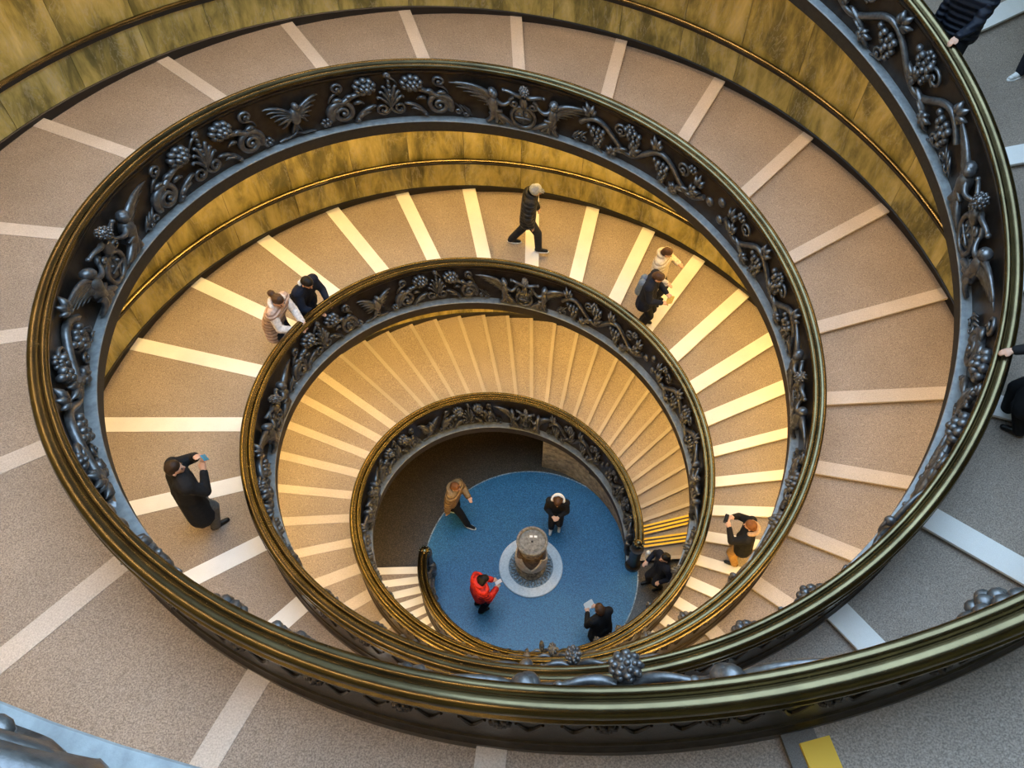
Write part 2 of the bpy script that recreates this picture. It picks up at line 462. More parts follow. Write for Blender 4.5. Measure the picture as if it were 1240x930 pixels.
def orn_rosette(mb, cx, cy, r, d=.05):
    for k in range(9):
        a = 2*pi*k/9 + .2; mb.ball((cx + r*.72*math.cos(a), cy + r*.72*math.sin(a)*.85, d), (r*.30, r*.26, r*.28), 6, 5)
    for k in range(6):
        a = 2*pi*k/6; mb.ball((cx + r*.36*math.cos(a), cy + r*.36*math.sin(a)*.85, d+.05), (r*.24, r*.22, r*.26), 6, 5)
    mb.ball((cx, cy, d+.08), r*.24, 6, 5)
def orn_palmette(mb, cx):
    for m in (-1, 1):
        pth = spiral_path(cx + m*.13, .24, .115, 1.6, pi if m > 0 else 0, m, 24, .03, .02)
        mb.tube(pth, taper(.03, .016, 24), 6)
        for k in range(3):
            e = (cx + m*(.20 - .05*k), .48 + .10*k, .05)
            mb.tube(bez((cx, .22, .03), (cx + m*.02, .36 + .05*k, .07), (e[0]-m*.02, e[1]+.04, .09), e, 9), [.016, .022, .027, .03, .03, .027, .022, .018, .012], 5)
            mb.ball((e[0], e[1]-.015, .06), .026, 6, 4)
    for k in range(4): mb.ball((cx, .50 + .085*k, .05), (.045 - .006*k, .05, .04), 6, 5)
def orn_eagle(mb, cx):
    mb.ball((cx, .46, .07), (.085, .16, .075), 8, 6); mb.ball((cx + .02, .66, .10), (.05, .06, .055), 8, 6)
    mb.tube([(cx+.05, .66, .12), (cx+.09, .645, .125), (cx+.105, .62, .12)], [.022, .016, .006], 5)
    for k in range(3): mb.tube([(cx, .32, .05), (cx + (k-1)*.05, .2, .04), (cx + (k-1)*.08, .12, .03)], [.03, .028, .012], 5)
    for m in (-1, 1):
        for k in range(6):
            e = (cx + m*(.44 - .045*k), .70 - .085*k, .03)
            mb.tube(bez((cx + m*.06, .54 - .02*k, .07), (cx + m*.16, .66 - .05*k, .09), (e[0]-m*.1, e[1]+.05, .06), e, 8), [.03, .03, .028, .026, .024, .02, .016, .008], 5)
    for m in (-1, 1): mb.tube(bez((cx, .14, .03), (cx+m*.1, .06, .05), (cx+m*.2, .12, .05), (cx+m*.3, .06, .03), 8), .02, 5)
def orn_disc(mb, x, y): mb.ball((x, y, .01), (.085, .085, .05), 10, 6)
def orn_grapes(mb, cx, cy):
    k = 0
    for j, nrow in enumerate((4, 3, 3, 2, 1)):
        for i in range(nrow):
            mb.ball((cx + (i-(nrow-1)/2)*.088 + .02*j, cy + .12 - j*.07, .06 + .02*((i+j) % 2)), .048, 6, 5)
def orn_leaf(mb, cx, cy, ang, s=1.0):
    ca, sa = math.cos(ang), math.sin(ang)
    for a, l_ in ((0, .2), (.75, .16), (-.75, .16), (1.5, .11), (-1.5, .11)):
        dx, dy = math.cos(ang+a), math.sin(ang+a)
        mb.tube([(cx, cy, .04), (cx+dx*l_*.35*s, cy+dy*l_*.35*s, .075), (cx+dx*l_*.7*s, cy+dy*l_*.7*s, .07), (cx+dx*l_*s, cy+dy*l_*s, .035)], [.018, .046*s, .04*s, .008], 6)
def orn_figure(mb, m):
    # seated winged figure turned to the cartouche
    mb.ball((m*.50, .665, .12), (.07, .08, .075), 8, 6)
    mb.ball((m*.525, .69, .11), (.075, .07, .07), 8, 6)
    mb.tube([(m*.50, .60, .10), (m*.50, .55, .10), (m*.505, .47, .10), (m*.50, .36, .09), (m*.47, .26, .08)], [.04, .08, .095, .085, .09], 8)
    mb.tube(bez((m*.46, .53, .12), (m*.36, .46, .16), (m*.30, .50, .15), (m*.22, .56, .10), 9), taper(.04, .024, 9), 6)
    mb.tube(bez((m*.54, .53, .10), (m*.60, .42, .14), (m*.50, .34, .16), (m*.36, .34, .13), 9), taper(.04, .026, 9), 6)
    for k in range(4):                 # drapery over the legs
        mb.tube(bez((m*(.46 + .03*k), .28, .10), (m*(.30 + .06*k), .22, .15), (m*(.22 + .12*k), .12, .13), (m*(.16 + .15*k), .05, .07), 10), taper(.05, .03, 10), 6)
    mb.tube(spiral_path(m*.40, .10, .09, 1.3, 0, m, 16, .06, .02), taper(.03, .018, 16), 6)
def orn_wing(mb, m):
    for k in range(6):
        e = (m*(1.20 - .11*k), .71 - .075*k, .03)
        mb.tube(bez((m*.55, .58 - .02*k, .08), (m*.68, .72 - .06*k, .12), (e[0]-m*.22, e[1]+.06, .08), e, 9), [.03, .036, .036, .034, .032, .028, .022, .016, .006], 6)
    mb.tube(bez((m*.53, .56, .09), (m*.66, .76, .13), (m*.86, .78, .10), (m*1.1, .74, .05), 9), taper(.045, .015, 9), 6)
def orn_cartouche(mb):
    ring = [(.20*math.cos(a), .27 + .205*math.sin(a), .10) for a in lin(0, 2*pi, 25)]
    mb.tube(ring, .034, 6)
    mb.ball((0, .27, .06), (.175, .18, .07), 12, 8)
    mb.tube([(-.13, .27, .125), (0, .285, .14), (.13, .27, .125)], .016, 5); mb.tube([(0, .14, .12), (0, .27, .14), (0, .4, .12)], .014, 5)
    mb.ball((-.06, .34, .12), .03, 6, 4); mb.ball((.06, .34, .12), .03, 6, 4)
    for m in (-1, 1):
        mb.tube(spiral_path(m*.16, .53, .085, 1.4, pi/2, -m, 18, .09, .02), taper(.032, .018, 18), 6)
        mb.tube(spiral_path(m*.19, .10, .07, 1.3, pi/2, m, 16, .06, .02), taper(.028, .016, 16), 6)
        mb.tube(bez((m*.05, .70, .12), (m*.14, .72, .16), (m*.22, .78, .13), (m*.33, .74, .10), 8), taper(.04, .024, 8), 6)
        mb.ball((m*.34, .745, .10), .032, 6, 5)
    mb.tube([(0, .50, .10), (0, .60, .13), (0, .70, .14)], [.06, .075, .05], 8)
def orn_boss(mb):
    c = Vector((0, .86, .18)); mb.ball(c, .074, 12, 8)
    for j, (ph, n) in enumerate(((-.5, 9), (.05, 9), (.6, 8), (1.05, 5))):
        for k in range(n):
            a = 2*pi*(k + .5*(j % 2))/n
            q = c + Vector((.074*math.cos(ph)*math.cos(a), .074*math.sin(ph), .074*math.cos(ph)*math.sin(a)))
            mb.ball(q, .021 if j < 3 else .017, 6, 4)
    mb.ball(c + Vector((0, .08, 0)), .02, 6, 5)
def orn_flourish(mb, m):
    mb.tube(spiral_path(m*.95, .12, .06, 1.2, pi/2, m, 14, .03, .02), taper(.022, .012, 14), 5)
    mb.tube(spiral_path(m*1.08, .16, .05, 1.2, -pi/2, -m, 14, .03, .02), taper(.022, .012, 14), 5)
    for k in range(3): mb.tube([(m*(.86+.05*k), .07, .02), (m*(.9+.07*k), .2+.02*k, .05), (m*(.98+.07*k), .27+.02*k, .03)], [.012, .022, .006], 5)

def orn_acanthus(mb, cx, m):
    for k in range(4):
        e = (cx + m*(.02 + .10*k), .10 + .05*k + .05*(k % 2), .04)
        mb.tube(bez((cx - m*.06, .05, .02), (cx + m*.03*k, .08 + .08*k, .07), (e[0] - m*.02, e[1] + .07, .08), e, 8), [.014, .026, .034, .036, .034, .03, .02, .008], 5)
def orn_tendril(mb, cx, cy, r, m):
    pth = spiral_path(cx, cy, r, 1.6, -pi/2, m, 20, .03, .015)
    mb.tube(pth, taper(.028, .014, 20), 5); mb.ball((cx, cy, .07), .024, 6, 4)
    mb.tube(bez(pth[0], (pth[0][0]-m*.08, pth[0][1]-.01, .04), (pth[0][0]-m*.12, pth[0][1]-.08, .04), (pth[0][0]-m*.14, pth[0][1]-.16, .02), 7), taper(.028, .01, 7), 5)
def orn_blossom(mb, cx, cy):
    for k in range(6):
        a = 2*pi*k/6; mb.ball((cx + .06*math.cos(a), cy + .055*math.sin(a), .045), (.036, .034, .03), 6, 4)
    mb.ball((cx, cy, .075), .032, 6, 4)
def vine_path(m):
    return [(m*u_, .44 + .20*math.sin((u_-.95)*2*pi/1.25), .04) for u_ in lin(.98, 3.45, 44)]
balus = []
for hi, rot in enumerate(ROT):
    bl = empty('bronze_balustrade', (0, 0, 0))
    tag(bl, ('sculpted bronze parapet following the beige-striped stair flight',
             'sculpted bronze parapet following the white-striped stair flight')[hi], 'balustrade', 'relief covered spiral parapets')
    balus.append(bl)
    top = T_TOP if hi == 0 else 2.4
    if hi == 0: top = 1.3
    ts = lin(top, T_RAIL_END, 420)
    mb = MB(); sweep(mb, rot, ts, RAIL); rail = mb.build('handrail', M['rail'], bl, sharp=50)
    # scrolled volute at the foot of the rail
    mb = MB(); e = T_RAIL_END
    mb.ball(P(rot, e, -.0, -.06), .12, 14, 9)
    for k in range(10):
        a = 2*pi*k/10; q = Vector(P(rot, e, 0, -.06)); mb.ball(q + Vector((.1*math.cos(a), .1*math.sin(a), .05)), .03, 6, 5)
    mb.build('volute', M['rail'], bl)
    mb = MB(); q = P(rot, e - .02, 0.0, 0)
    mb.lathe([(.17, ZF), (.17, ZF+.12), (.13, ZF+.16), (.115, ZF+.8), (.14, ZF+.86), (.14, ZF+.95)], 16, q[0], q[1])
    mb.build('newel_post', M['bronze'], bl)
    # ledge, fascia and outer foot moulding
    mb = MB(); sweep(mb, rot, ts, [(-.165, -1.028), (-.158, -1.018), (-.03, -1.015), (.05, -1.015), (.05, -1.035), (-.165, -1.036)])
    mb.build('ledge', M['ledge'], bl)
    mb = MB(); sweep(mb, rot, ts, [(-.158, -1.036), (.06, -1.036), (.06, -1.245), (-.15, -1.245), (-.158, -1.235)])
    mb.build('fascia', M['fascia'], bl)
    mb = MB(); sweep(mb, rot, ts, [(.07, -.86), (.095, -.88), (.10, -.93), (.125, -.96), (.125, -1.16), (.07, -1.16)])
    mb.build('outer_foot_moulding', M['bronze'], bl)
    mb = MB(); sweep(mb, rot, ts, [(-.03, -.10), (-.052, -.115), (-.056, -.14), (-.04, -.165), (-.03, -.17), (.0, -.17), (.0, -.10)])
    mb.build('inner_cornice', M['bronze'], bl)
    k0 = -3
    for k in range(k0, 8):
        tc = T_CART - k*pi/2
        a, b_ = tc + pi/4, tc - pi/4
        if a > top: a = top
        if b_ < T_RAIL_END: b_ = T_RAIL_END
        if a - b_ < .05: continue
        pts = [(-.03, -1.03), (-.03, -.09), (.08, -.12), (.08, -.5), (.08, -1.03)]
        mb = MB(); sweep(mb, rot, lin(a, b_, max(4, int((a-b_)/.04))), pts)
        panel = mb.build('panel', M['bronze'], bl)
        if tc + .8 < T_RAIL_END + .3 or tc - .5 > top: continue
        S = R(tc)/4.72
        def emit(name, fn, lim=True):
            m_ = MB(); fn(m_)
            vs = [(x*S, y, d*1.15) for x, y, d in m_.v]
            tmin = tc - max(q[0] for q in vs)/R(tc); tmax = tc - min(q[0] for q in vs)/R(tc)
            if tmin < T_RAIL_END + .02 or tmax > top - .02: return
            m_.v = bend(rot, tc, vs)
            m_.build(name, M['relief'], bl, sharp=80)
        if tc > 1:
            if hi == 1:
                m = 1; emit('scroll', lambda q: orn_scroll(q, 1, 1.42, .34, .21, (1.9, .66, .05)))
            continue
        if tc < 1: emit('cartouche', orn_cartouche); emit('carved_boss', orn_boss)
        for m in ((-1, 1) if tc < 1 else (1,)):
            if tc < 1: emit('winged_figure', lambda q: orn_figure(q, m)); emit('wing', lambda q: orn_wing(q, m)); emit('flourish', lambda q: orn_flourish(q, m))
            vine = (k + (0 if m > 0 else 1)) % 2 == 0
            if not vine:
                emit('scroll', lambda q: orn_scroll(q, m, m*1.38, .29, .21, (m*1.78, .60, .05)))
                emit('acanthus', lambda q: orn_acanthus(q, m*1.62, m)); emit('acanthus', lambda q: orn_acanthus(q, m*2.70, -m))
                emit('tendril', lambda q: orn_tendril(q, m*1.36, .74, .10, m)); emit('tendril', lambda q: orn_tendril(q, m*2.98, .74, .10, -m))
                emit('blossom', lambda q: orn_blossom(q, m*3.22, .16)); emit('tendril', lambda q: orn_tendril(q, m*2.16 + m*.0, .86, .045, m))
                emit('rosette', lambda q: orn_rosette(q, m*1.80, .70, .19))
                emit('palmette', lambda q: orn_palmette(q, m*2.16))
                emit('rosette', lambda q: orn_rosette(q, m*2.54, .70, .19))
                emit('scroll', lambda q: orn_scroll(q, -m, m*2.94, .29, .21, (m*2.56, .60, .05)))
                if m > 0:
                    emit('eagle', lambda q: orn_eagle(q, 3.71))
            else:
                emit('vine_stem', lambda q: q.tube(vine_path(m), .045, 6))
                for c in (1.27, 2.52):
                    emit('grape_cluster', lambda q: orn_grapes(q, m*c, .36))
                    emit('tendril', lambda q: q.tube(spiral_path(m*(c+.42), .66, .13, 1.7, -pi/2, m, 22, .03, .02), taper(.028, .014, 22), 6))
                    emit('tendril', lambda q: orn_tendril(q, m*(c+.05), .14, .08, -m)); emit('blossom', lambda q: orn_blossom(q, m*(c+.60), .78))
                    emit('acanthus', lambda q: orn_acanthus(q, m*(c+.30), m))
                    emit('vine_leaf', lambda q: orn_leaf(q, m*(c-.12), .74, pi/2 + m*.5)); emit('vine_leaf', lambda q: orn_leaf(q, m*(c+.66), .40, .3*m + (0 if m > 0 else pi)))
                    emit('vine_leaf', lambda q: orn_leaf(q, m*(c+.34), .18, -pi/2 - m*.9, .9))
                emit('grape_cluster', lambda q: orn_grapes(q, m*1.92, .62))
                emit('vine_leaf', lambda q: orn_leaf(q, m*3.3, .62, pi/2, .9))
                if m > 0:
                    for x_, y_ in ((-.14, .42), (.10, .62), (.14, .26)): emit('disc', lambda q: orn_disc(q, 3.71 + x_, y_))
    # carved bosses along the outer side of the parapet
    t = min(top, 0.5) - .1
    while t > T_RAIL_END + .2:
        mb = MB()
        for k in range(6):
            a = 2*pi*k/6; mb.ball(P(rot, t - .05*math.cos(a)/R(t), .09, -.34 + .05*math.sin(a)), .03, 6, 4)
        mb.ball(P(rot, t, .105, -.34), .03, 6, 4)
        for s_ in (-1, 1):
            mb.tube([P(rot, t - s_*(.10 + .17*q)/R(t), .085, -.34 - .16*math.sin(pi*q)) for q in lin(0, 1, 9)], [.012, .014, .017, .019, .02, .019, .017, .014, .012], 6)
        mb.build('outer_garland', M['bronze'], bl)
        t -= .66/R(t)

# yellow tape and block on the top visible step
mb = MB()
a = -1.268; er = Vector((math.cos(a), math.sin(a), 0)); et = Vector((-math.sin(a), math.cos(a), 0))
def bar(mb, r0, r1, t0, t1, z0, z1):
    vs = []
    for r_ in (r0, r1):
        for tt, zz in ((t0, z0), (t1, z0), (t1, z1), (t0, z1)):
            q = er*r_ + et*tt; vs.append((q.x, q.y, zz))
    return mb.add(vs, [(0,1,2,3),(7,6,5,4),(0,4,5,1),(1,5,6,2),(2,6,7,3),(3,7,4,0)])
bar(mb, R(a)+.20, R(a)+.62, -.02, .19, floor_z(a)+.03, floor_z(a)+.075)
o = mb.build('warning_tape', M['yellow_tape'], stairs[0], smooth=False); o['label'] = 'plain yellow tape on one step edge'

# ------------------------------------------------------------------ fountain
ft = empty('fountain', (0, 0, ZF))
tag(ft, 'carved stone fountain pedestal with round basin on a white disc', 'fountain')
def fpart(mb, name, m, sharp=35, parent=None): return mb.build(name, M[m], parent or ft, sharp=sharp)
mb = MB(); mb.lathe([(.70, 0), (.70, .03), (.685, .045), (.49, .045), (.49, 0)], 64); fpart(mb, 'base_disc', 'white_stone')
mb = MB(); mb.lathe([(.488, .0), (.488, .035), (.30, .035), (.30, 0)], 64); ring = fpart(mb, 'carved_ring', 'mosaic_grey')
mb = MB()
for k in range(18):
    a = 2*pi*k/18
    pts = [((.40+.055*math.cos(q))*math.cos(a+.11*math.sin(q)), (.40+.055*math.cos(q))*math.sin(a+.11*math.sin(q)), .05) for q in lin(0, 2*pi*.85, 10)]
    mb.tube(pts, .015, 5)
fpart(mb, 'ring_scrolls', 'basin_stone', parent=ring)
mb = MB(); mb.lathe([(.32, .03), (.32, .10), (.335, .13), (.32, .17), (.29, .20), (.275, .25), (.27, .40), (.29, .44), (.26, .48)], 40); ped = fpart(mb, 'pedestal', 'fountain_stone')
mb = MB()
for k in range(14):
    a = 2*pi*k/14; mb.tube([(.273*math.cos(a), .273*math.sin(a), z) for z in (.22, .28, .34, .40)], [.018, .026, .026, .018], 5)
for k in range(20):
    a = 2*pi*k/20; mb.ball((.325*math.cos(a), .325*math.sin(a), .135), .026, 6, 4)
fpart(mb, 'pedestal_carving', 'fountain_stone', parent=ped)
mb = MB(); mb.lathe([(.26, .46), (.30, .52), (.31, .66), (.305, .82), (.28, .98), (.25, 1.02)], 40); fpart(mb, 'stem', 'drape_brown')
for j in range(4):
    mb = MB(); a0 = -pi/2 + j*pi/2 + .02
    rows = []
    for s in lin(-1, 1, 11):
        a = a0 + s*.785; hi_z = .60 + .36*abs(s)
        c_, s_ = math.cos(a), math.sin(a); rt = .355 - .03*abs(s)
        rows.append([(.33*c_, .33*s_, .47), (.352*c_, .352*s_, .53), (rt*c_, rt*s_, hi_z), ((rt-.05)*c_, (rt-.05)*s_, hi_z), (.29*c_, .29*s_, .47)])
    mb.grid(rows, closed_v=True, cap=True); fpart(mb, 'carved_drape', 'fountain_pale')
mb = MB(); mb.lathe([(.24, 1.0), (.25, 1.10), (.23, 1.18), (.25, 1.28)], 36); fpart(mb, 'neck', 'fountain_stone')
mb = MB(); mb.lathe([(.20, 1.26), (.27, 1.30), (.315, 1.36), (.325, 1.42), (.325, 1.455), (.31, 1.47), (.285, 1.47), (.27, 1.45), (.265, 1.425), (.02, 1.42)], 48); basin = fpart(mb, 'basin', 'basin_stone')
mb = MB(); mb.lathe([(.02, 1.42), (.022, 1.43), (.012, 1.44)], 12); fpart(mb, 'water_jet_nozzle', 'bronze', parent=basin)
for x in (-.055, .035):
    mb = MB(); mb.box((x, .09, 1.423), (x+.065, .135, 1.427))
    o = mb.build('paper_slip', mat('paper', (.85, .86, .88), .6), None, smooth=False); o.location = (0, 0, ZF)
    tag(o, ('white paper slip in the fountain basin, slightly farther from its nozzle', 'white paper slip in the fountain basin, nearest its nozzle')[x > 0], 'paper', 'paper slips in the basin')
# ------------------------------------------------------------------ people
def cap_mesh(mb, p0, r0, p1, r1, n=10):
    p0, p1 = Vector(p0), Vector(p1); ax = p1 - p0; L = ax.length
    ax = ax.normalized() if L > 1e-6 else Vector((0, 0, 1))
    a = ax.orthogonal().normalized(); b = ax.cross(a); rows = []
    def ringrow(c, r): return [c + (a*math.cos(2*pi*k/n) + b*math.sin(2*pi*k/n))*max(r, .0004) for k in range(n)]
    for ph in (-88, -60, -30, 0): rows.append(ringrow(p0 + ax*r0*math.sin(math.radians(ph)), r0*math.cos(math.radians(ph))))
    for ph in (0, 30, 60, 88): rows.append(ringrow(p1 + ax*r1*math.sin(math.radians(ph)), r1*math.cos(math.radians(ph))))
    mb.grid(rows, closed_v=True, cap=True)
def blob(name, caps, m, parent, voxel=.014, smooth=3):
    mb = MB()
    for c in caps: cap_mesh(mb, *c)
    me = bpy.data.meshes.new(name + '_raw'); me.from_pydata([tuple(v) for v in mb.v], [], mb.f)
    bm = bmesh.new(); bm.from_mesh(me); bmesh.ops.recalc_face_normals(bm, faces=bm.faces); bm.to_mesh(me); bm.free()
    o = bpy.data.objects.new(name, me); col.objects.link(o)
    r = o.modifiers.new('r', 'REMESH'); r.mode = 'VOXEL'; r.voxel_size = voxel; r.use_smooth_shade = True
    s = o.modifiers.new('s', 'SMOOTH'); s.factor = .5; s.iterations = smooth
    dg = bpy.context.evaluated_depsgraph_get()
    nm = bpy.data.meshes.new_from_object(o.evaluated_get(dg))
    o.modifiers.clear(); o.data = nm; bpy.data.meshes.remove(me); nm.name = name
    nm.materials.clear(); nm.materials.append(m)
    nm.polygons.foreach_set('use_smooth', [True]*len(nm.polygons))
    o.parent = parent
    return o
def ik(a, c, l1, l2, hint):
    a, c = Vector(a), Vector(c); d = c - a; L = d.length
    if L > (l1+l2)*.995: c = a + d*((l1+l2)*.995/L); d = c - a; L = d.length
    x = (l1*l1 - l2*l2 + L*L)/(2*L); h = math.sqrt(max(l1*l1 - x*x, 0)); dn = d/L
    hv = Vector(hint); hv = hv - dn*hv.dot(dn)
    hv = hv.normalized() if hv.length > 1e-5 else dn.orthogonal().normalized()
    return a + dn*x + hv*h, c
CL = {}
def cloth(name, c, rough=.85):
    if name not in CL:
        m = mat('cloth_' + name, c, rough, 0, .25); v = coords(m)
        a = noise(m, v, 26, 3, .6)
        setc(m, ramp(m, a, [(.35, tuple(x*.78 for x in c)), (.65, tuple(min(1, x*1.12) for x in c))])); bump(m, a, .3, .01)
        CL[name] = m
    return CL[name]
SKIN = mat('skin', (.58, .34, .24), .55)
def person(label, loc, heading, lean=0.0, head_pitch=0.0, head_yaw=0.0, hands=None, feet=None, H=1.72, jacket=None, trousers=None, hair=None,
           shoes=None, coat=.0, puffer=False, hood=None, hair_long=0.0, bun=False, cap=None, mask=False, backpack=None, sole=None, group=None, hunch=0.0, bulk=1.12, sleeve=None):
    k = H/1.72
    root = empty('person', loc, heading - pi/2)          # local +y looks along the heading
    tag(root, label, 'person', group)
    hip = Vector((0, 0, .93*k))
    Rl = Matrix.Rotation(-lean, 3, 'X')
    def up(x, y, z): return hip + Rl @ Vector((x*k, y*k, (z-.93)*k))
    waist, chest, neck = up(0, 0, 1.08), up(0, .0, 1.30), up(0, .01 + hunch*.06, 1.47)
    sh = {s: up(s*.19, .0 + hunch*.05, 1.41) for s in (-1, 1)}
    Rh = Matrix.Rotation(head_yaw, 3, 'Z') @ Matrix.Rotation(-head_pitch, 3, 'X')
    hb = neck
    def hd(x, y, z): return hb + Rh @ Vector((x*k, y*k, z*k))
    hands = hands or {-1: (-.27, .06, .80), 1: (.27, .06, .80)}
    feet = feet or {-1: (-.10, .0), 1: (.10, .0)}
    el, wr, kn, an = {}, {}, {}, {}
    for s in (-1, 1):
        el[s], wr[s] = ik(sh[s], Vector(hands[s]), .29*k, .27*k, (s*.55, -.35, -.7))
        f = feet[s]; an[s] = Vector((f[0], f[1], .085 + (f[2] if len(f) > 2 else 0)))
        hj = hip + Vector((s*.09*k, 0, -.02))
        kn[s], an[s] = ik(hj, an[s], .44*k, .44*k, (0, 1, 0))
    # the body: one continuous skin
    B = [(hip + Vector((-.07*k, 0, 0)), .10*k, up(-.06, 0, 1.08), .095*k), (hip + Vector((.07*k, 0, 0)), .10*k, up(.06, 0, 1.08), .095*k),
         (up(-.06, 0, 1.08), .095*k, up(-.09, 0, 1.32), .09*k), (up(.06, 0, 1.08), .095*k, up(.09, 0, 1.32), .09*k),
         (sh[-1], .06*k, sh[1], .06*k), (up(0, 0, 1.40), .06*k, hd(0, .0, .06), .05*k),
         (hd(0, .0, .155), .088*k, hd(0, .02, .14), .084*k), (hd(0, .035, .08), .055*k, hd(0, .055, .05), .035*k),
         (hd(0, .10, .125), .014*k, hd(0, .115, .10), .016*k), (hd(-.086, .0, .11), .018*k, hd(-.09, -.01, .135), .016*k), (hd(.086, .0, .11), .018*k, hd(.09, -.01, .135), .016*k)]
    for s in (-1, 1):
        B += [(sh[s], .052*k, el[s], .042*k), (el[s], .042*k, wr[s], .030*k), (hip + Vector((s*.09*k, 0, -.02)), .08*k, kn[s], .05*k), (kn[s], .05*k, an[s], .038*k),
              (an[s] + Vector((0, -.02, -.035)), .03*k, an[s] + Vector((s*.01, .10, -.05)), .018*k)]
        d = (wr[s]-el[s]).normalized(); side = d.cross(Vector((0, 0, 1)))
        side = side.normalized() if side.length > .2 else Vector((1, 0, 0)); nrm = side.cross(d)
        pc = wr[s] + d*.045*k
        B.append((wr[s] + side*.012, .026*k, wr[s] + d*.075*k + side*.018, .024*k)); B.append((wr[s] - side*.012, .026*k, wr[s] + d*.075*k - side*.018, .024*k))
        for j, ln in enumerate((.062, .072, .068, .052)):
            o0 = wr[s] + d*.085*k + side*(-.03 + .02*j)*k
            o1 = o0 + d*ln*.55*k - nrm*.008; o2 = o1 + (d*.6 - nrm*.8).normalized()*ln*.55*k
            B += [(o0, .0095*k, o1, .009*k), (o1, .009*k, o2, .008*k)]
        th = side*(-s if side.dot(Vector((1, 0, 0)))*s > 0 else s)
        o0 = wr[s] + d*.03*k + th*.03*k; o1 = o0 + (d + th*.8).normalized()*.04*k; o2 = o1 + (d - nrm*.4).normalized()*.03*k
        B += [(o0, .012*k, o1, .011*k), (o1, .011*k, o2, .009*k)]
    blob('body', B, SKIN, root, .0105, 2)
    for s in (-1, 1):
        mb = MB(); mb.ball(hd(s*.034, .098, .135), .011*k, 6, 5); mb.build('eye', CL.setdefault('eye', mat('eye', (.02, .015, .01), .3)), root)
    mb = MB(); mb.tube([hd(-.022, .094, .068), hd(0, .101, .066), hd(.022, .094, .068)], .006*k, 6); mb.build('mouth', CL.setdefault('lip', mat('lip', (.38, .13, .10), .5)), root)
    # trousers
    T = [(hip + Vector((-.075*k, 0, .06)), .115*k, hip + Vector((.075*k, 0, .06)), .115*k)]
    for s in (-1, 1): T += [(hip + Vector((s*.085*k, 0, -.02)), .108*k, kn[s], .088*k), (kn[s], .086*k, an[s] + Vector((0, 0, .0)), .074*k)]
    blob('trousers', T, trousers, root, .016, 3)
    for s in (-1, 1):
        a0 = an[s]; mb = MB()
        fwd = Vector((s*.02, 1, 0)).normalized()
        S_ = [(a0 + Vector((0, -.035, -.035)), .048*k, a0 + fwd*.06 + Vector((0, 0, -.04)), .046*k), (a0 + fwd*.06 + Vector((0, 0, -.045)), .044*k, a0 + fwd*.165*k + Vector((0, 0, -.05)), .036*k), (a0, .055*k, a0 + Vector((0, 0, -.03)), .05*k)]
        shoe = blob('shoe', S_, shoes, root, .012, 2)
        if sole is not None:
            mb = MB(); rows = []
            for z in (-.088, -.068): rows.append([a0 + fwd*(.065 + .155*math.cos(q)) + Vector((.056*math.sin(q), 0, 0)) + Vector((0, 0, z)) for q in lin(0, 2*pi, 19)[:-1]])
            mb.grid(rows, closed_v=True, cap=True); mb.build('sole', sole, shoe)
    # jacket or coat
    J = []; SL = {-1: [], 1: []}
    if puffer:
        for z in [1.0 - coat + .075*i for i in range(int((.42 + coat)/.075) + 1)]:
            w = .105 + .03*(z > 1.2)
            c0, c1 = (up(-w, 0, z), up(w, 0, z)) if z >= .93 else (hip + Vector((-w*k, 0, (z-.93)*k)), hip + Vector((w*k, 0, (z-.93)*k)))
            J += [(c0, .115*k, c1, .115*k)]
    else:
        J += [(up(-.085, 0, .99), .125*k, up(-.10, 0, 1.34), .115*k), (up(.085, 0, .99), .125*k, up(.10, 0, 1.34), .115*k), (up(0, .02, 1.0), .125*k, up(0, .01, 1.34), .115*k)]
        if coat > 0:
            for s in (-1, 0, 1): J += [(hip + Vector((s*.09*k, 0, .05)), .13*k, hip + Vector((s*.11*k, .0, -coat*k)), .145*k)]
    J += [(sh[-1], .085*k, sh[1], .085*k), (up(-.05, -.0, 1.44), .075*k, up(.05, -.0, 1.44), .075*k)]
    for s in (-1, 1):
        if puffer:
            for (p0, r0, p1, r1) in ((sh[s], .088, el[s], .075), (el[s], .075, wr[s], .058)):
                p0, p1 = Vector(p0), Vector(p1)
                for i in range(5):
                    q = p0.lerp(p1, i/4.4); SL[s].append((q, (r0 + (r1-r0)*i/5)*k, q + (p1-p0)*.05, (r0 + (r1-r0)*i/5)*k))
        SL[s] += [(sh[s], .078*k, el[s], .062*k), (el[s], .062*k, wr[s].lerp(el[s], .08), .048*k)]
    J = [(a, ra*bulk, b, rb*bulk) for a, ra, b, rb in J]
    jm = jacket
    for s in (-1, 1):
        if sleeve is None: J += [(a, ra*(.5 + .5*bulk), b, rb*(.5 + .5*bulk)) for a, ra, b, rb in SL[s]]
        else: blob('sleeve', SL[s], sleeve, root, .013, 1)
    jk = blob('jacket', J, jm, root, .015 if not puffer else .013, 3 if not puffer else 1)
    if hood is not None:
        Hd = []
        for i in range(9):
            a = pi*(i/8) ; q0 = hd(.125*math.cos(a), -.02 - .13*math.sin(a), .05 - .01*math.sin(a)); a2 = pi*((i+1)/8)
            q1 = hd(.125*math.cos(a2), -.02 - .13*math.sin(a2), .05 - .01*math.sin(a2))
            if i < 8: Hd.append((q0, .045*k, q1, .045*k))
        blob('hood', Hd, hood, root, .014, 1)
    if mask:
        Q = [(up(-.08, .02, 1.47), .035*k, up(-.05, -.09, 1.5), .035*k), (up(-.05, -.09, 1.5), .035*k, up(.05, -.09, 1.5), .035*k), (up(.05, -.09, 1.5), .035*k, up(.08, .02, 1.47), .035*k)]
        blob('collar', Q, mask, root, .013, 1)
    # hair
    Hr = [(hd(0, -.018, .165), .100*k, hd(0, .012, .185), .088*k), (hd(0, -.045, .12), .085*k, hd(0, -.035, .15), .09*k)]
